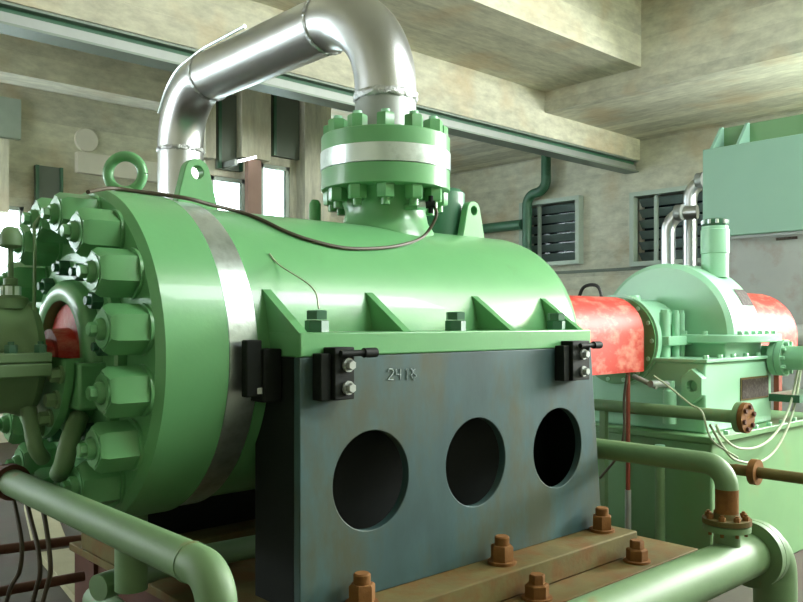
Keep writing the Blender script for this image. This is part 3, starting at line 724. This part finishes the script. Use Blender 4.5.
# ------------------------------------------------------------------ pipes on the right
XP = 3.48
bl = thing('branch_pipe', (XP, 1.65, -.94), 'green pipe elbowing down into the rusty flange of thick pipe', 'pipe')
part('run', MB().tube([(XP, 3.3, -.632), (XP, 1.655, -.632), (XP, 1.655, -.86)], .049, .10, 28, 10), 'pipe_green', bl)
part('rusty_leg', MB().tube([(XP, 1.655, -.735), (XP, 1.655, -.862)], .0495, 0, 28), 'rust', bl, label='rusty lower end of the elbow')
fl1 = part('flange', MB().lathe([(-.885, .05), (-.885, .103), (-.863, .103), (-.863, .06), (-.84, .05)], (XP, 1.655, 0), UP, 36), 'rusty_steel', bl)
def pb(mb): return mb.hexa((0, 0, 0), UP, .018, .015).cyl((0, 0, -.07), (0, 0, .025), .008, n=8)
for i in range(8):
    an = 2 * PI * i / 8 + .2
    inst('bolt', 'pipe_bolt', pb, 'rust', (XP + .08 * math.cos(an), 1.655 + .08 * math.sin(an), -.863), fl1)
hd = thing('header_pipe', (3.2, 1.65, -1.18), 'thick pale green pipe running along the bottom right floor', 'pipe')
RH2 = .098; ZH = -1.065
part('run', MB().tube([(1.9, 1.65, ZH), (3.72, 1.65, ZH)], RH2, 0, 36), 'pipe_green', hd)
part('branch', MB().lathe([(ZH + .02, .06), (-.925, .056), (-.915, .10), (-.889, .10), (-.889, .03)], (XP, 1.655, 0), UP, 36), 'pipe_green', hd)
part('collar', MB().cyl((3.69, 1.65, ZH), (3.73, 1.65, ZH), .150, n=44), 'pipe_green', hd)
part('collar', MB().cyl((3.735, 1.65, ZH), (3.77, 1.65, ZH), .150, n=44), 'pipe_green', hd)
part('elbow', MB().tube([(3.76, 1.65, ZH), (3.97, 1.65, ZH), (3.97, 1.65, ZF + .002)], RH2, .16, 36, 10), 'pipe_green', hd)
part('rest', MB().box(2.1, 2.18, 1.58, 1.72, ZF + .002, ZH - .07), 'dark_rust', hd)
ml = thing('blanked_pipe', (4.45, 2.0, -.6), 'slim green pipe ending in a round rusty blind flange', 'pipe')
part('run', MB().tube([(4.45, 3.6, -.53), (4.45, 2.02, -.53)], .037, 0, 24), 'pipe_green', ml)
part('weld_flange', MB().cyl((4.45, 2.055, -.53), (4.45, 2.025, -.53), .085, n=32), 'pipe_green', ml)
bf = part('blind_flange', MB().cyl((4.45, 2.022, -.53), (4.45, 1.995, -.53), .085, n=32), 'rust', ml, label='rusty round blind flange')
for i in range(6):
    an = 2 * PI * i / 6 + .3
    inst('bolt', 'blind_bolt', lambda mb: mb.hexa((0, 0, 0), (0, -1, 0), .015, .014), 'dark_rust', (4.45 + .062 * math.cos(an), 1.995, -.53 + .062 * math.sin(an)), bf)
part('stay', MB().box(4.43, 4.47, 2.9, 2.94, ZF + .002, -.565), 'pipe_green', ml)
dl = thing('drain_pipe', (5.0, 2.0, -.9), 'thin brown pipe leaving a rusty flange on gearbox base', 'pipe')
a = onX(755, 472, 4.75); b = onX(803, 489, 4.75)
part('run', MB().tube([(4.75, a.y + .12, a.z), (4.75, b.y - .6, a.z)], .033, 0, 18), 'rusty_steel', dl)
part('flange', MB().cyl((4.75, a.y + .02, a.z), (4.75, a.y - .02, a.z), .075, n=28), 'rust', dl)
part('stem', MB().tube([(4.75, a.y + .10, a.z), (4.75, 2.30, a.z)], .03, 0, 14), 'rusty_steel', dl)
vp = onX(660, 476, 4.5)
t = thing('drain_valve', (4.5, vp.y, ZF), 'small green drain valve standing behind the branch pipe', 'valve')
part('stem', MB().cyl((4.5, vp.y, ZF + .002), (4.5, vp.y, vp.z + .1), .03, n=14), 'pipe_green', t)
part('bonnet', MB().hexa((4.5, vp.y, vp.z + .1), UP, .05, .055).cyl((4.5, vp.y, vp.z + .15), (4.5, vp.y, vp.z + .19), .03, n=12), 'pale_green', t)

# ------------------------------------------------------------------ pipe at lower left
XQ = .92; ZQ = -.557
t = thing('drain_line', (XQ, 2.2, ZQ), 'green pipe slanting across the lower left corner with elbow', 'pipe')
e = onX(228, 580, XQ)
part('run', MB().tube([(XQ, 2.98, ZQ), (XQ, 1.60, ZQ), (XQ, 1.60, ZF + .002)], .046, .075, 32, 10), 'pipe_green', t)
part('end_flange', MB().cyl((XQ, 2.98, ZQ), (XQ, 3.02, ZQ), .062, n=32), 'dark_rust', t)
part('weld_ring', MB().ring(0, .008, .0485, .04, (XQ, 1.71, ZQ), (0, 1, 0), 32), 'pipe_green', t)
part('tail', MB().tube([(XQ, 3.02, ZQ), (XQ, 3.6, ZQ)], .046, .0, 32), 'dark_rust', t)

# hoses hanging below it
for i, (x0, x1, x2, lab) in enumerate(((13, 22, 10, 'leftmost of three dark hoses hanging below the corner pipe'), (26, 38, 36, 'middle one of three dark hoses hanging below the corner pipe'), (40, 49, 46, 'rightmost of three dark hoses hanging below the corner pipe'))):
    Yh = 3.0
    pts = [onX(x0, 498, 1.0), onX(x0 + 5, 520, 1.0), onX(x1, 548, 1.0), onX((x1 + x2) / 2 + 3, 572, 1.0), onX(x2, 590, 1.0), onX(x2 - 14, 640, 1.0)]
    pts = [p + Vector((.0, .0, 0)) for p in pts]
    solo('hose', MB().cable(pts, .0085), 'cable_brown', lab, 'hose', 'hoses below the corner pipe')

# channel steel, drains and plates on the floor under the pump's front end
def floor_beam(name, p0, p1, wd, h, m, label):
    u = Vector((p1[0] - p0[0], p1[1] - p0[1], 0)).normalized(); n = Vector((-u.y, u.x, 0)) * wd / 2
    a = Vector(p0); b = Vector(p1); up = Vector((0, 0, h))
    vs = [a - n, b - n, b + n, a + n]; vs += [v + up for v in vs]
    return solo(name, MB().add(vs, [(3, 2, 1, 0), (4, 5, 6, 7), (0, 1, 5, 4), (1, 2, 6, 5), (2, 3, 7, 6), (3, 0, 4, 7)]), m, label, 'beam', bevel=.004)
mat('slab_beige', (0.30, 0.28, 0.17), .8, var=.2, scale=6)
def slab(p0, p1, wd, label):
    o = floor_beam('trench_cover', p0, p1, wd, .05, 'slab_beige', label); o['category'] = 'cover'; o['group'] = 'trench covers at lower left'
slab(onZ(62, 556, ZF), onZ(118, 617, ZF), .30, 'beige trench cover slanting across the floor below the rusty rods')
slab(onZ(38, 508, ZF), onZ(50, 548, ZF), .22, 'pale beige trench cover behind the dark hoses')
a = onZ(-30, 597, -1.15); b = onZ(84, 576, -1.15)
solo('drain_rod', MB().tube([a, b], .022, 0, 12), 'dark_rust', 'rusty brown rod low across the floor at lower left', 'rod')
a = onZ(-20, 552, -1.1); b = onZ(84, 539, -1.1)
solo('drain_rod', MB().tube([a, b], .024, 0, 12), 'dark_rust', 'upper rusty rod behind the dark hoses', 'rod')
a = onZ(98, 588, -1.0); b = onZ(160, 566, -1.0)
solo('drain_stub', MB().tube([a, b, b + Vector((.1, -.01, 0))], .05, .1, 20), 'pipe_green', 'short green stub pipe under the pump end cover', 'pipe')
a = onZ(96, 598, -1.13); b = onZ(150, 642, -1.13)
solo('drain_stub', MB().tube([a, b], .055, 0, 20), 'pipe_green', 'green pipe end at the very bottom below the corner pipe', 'pipe')
a = onZ(185, 560, -1.0); b = onZ(262, 545, -1.0)
solo('cross_pipe', MB().tube([a, b], .05, 0, 20), 'pipe_green', 'green pipe in shadow just left of the black pedestal', 'pipe')

# ------------------------------------------------------------------ cables
def bar(X, ang, R): return Vector((X, YC - R * math.sin(math.radians(ang)), ZA + R * math.cos(math.radians(ang))))
def cyl_hit(px, py, R):
    k = (px - CX) / FPX; u = Vector((CT + k * ST, ST - k * CT, (HY - py) / FPX))
    A = u.y ** 2 + u.z ** 2; B = u.y * YC + u.z * ZA; D = B * B - A * (YC ** 2 + ZA ** 2 - R * R)
    p = u * ((B - math.sqrt(D)) / A if D > 0 else B / A)
    c = Vector((p.x, YC, ZA)); return c + (p - c).normalized() * R
pts = [cyl_hit(px, py, .608 if px < 200 else .597 if px < 240 else .580) for px, py in ((88, 192), (110, 186), (135, 187), (165, 195), (190, 199), (208, 204), (240, 212), (262, 220), (285, 231), (310, 240), (345, 248), (380, 248), (405, 244), (424, 236))]
pts += [TAP_END + Vector((.005, -.01, -.055)), TAP_END]
solo('instrument_cable', MB().cable(pts, .0075), 'cable_brown', 'dark cable trailing over the top of the green barrel', 'cable')
pts = [(1.70, 2.262, .045), (1.692, 2.29, .12), bar(1.675, 56, RB + .012), bar(1.66, 50, RB + .004)]
solo('lead_wire', MB().cable(pts, .003), 'cable_pale', 'thin pale wire rising from the foot nut', 'wire')
a = onX(582, 292, 4.9)
pts = [onX(578, 300, 5.6), onX(584, 287, 5.6), onX(597, 286, 5.6), onX(602, 300, 5.6), onX(603, 330, 5.6)]
solo('loop_cable', MB().cable(pts, .014), 'cable_black', 'black cable loop behind the red coupling guard', 'cable')
pts = [onX(654, 376, 4.4), onX(668, 386, 4.4), onX(690, 404, 4.37), onX(702, 412, 4.35), onX(712, 440, 4.36), onX(738, 458, 4.45)]
solo('sensor_lead', MB().cable(pts, .006), 'cable_pale', 'yellowish lead from the sensor to gearbox base', 'cable')
def Yp(px, py, Y=2.2): return onY(px, py, Y)
pts = [Yp(716, 425), Yp(722, 436), Yp(738, 448), Yp(760, 446), Yp(778, 430), Yp(790, 405), Yp(797, 375), Yp(799, 366)]
solo('sensor_lead', MB().cable(pts, .008), 'cable_pale', 'inner pale cable sagging along the gearbox side', 'cable')
pts = [Yp(710, 425), Yp(724, 448), Yp(736, 460), Yp(760, 462), Yp(778, 446), Yp(792, 415), Yp(800, 375), Yp(801, 360)]
solo('sensor_lead', MB().cable(pts, .008), 'cable_pale', 'outer pale cable sagging along the gearbox side', 'cable')
pts = [onX(627, 375, 4.2), onX(624, 400, 4.2), onX(624, 430, 4.2), onX(618, 455, 4.2), onX(600, 478, 4.2)]
solo('guard_cable', MB().cable(pts, .008), 'cable_brown', 'brownish cable hanging beside the red guard leg', 'cable')
t = thing('sensor_bracket', Yp(795, 390, 2.25), 'dark bracket with pale cables at right of the gearbox', 'bracket')
a = Yp(784, 402, 2.25); b = Yp(806, 388, 2.25)
part('shelf', MB().box(a.x, b.x + .2, 2.15, 2.37, a.z, a.z + .05), 'deep_green', t)
part('leg', MB().box(b.x + .1, b.x + .16, 2.2, 2.26, -.675, a.z), 'deep_green', t)
part('post', MB().cyl((b.x, 2.2, a.z + .05), (b.x, 2.2, a.z + .32), .04, n=14), 'pale_green', t)
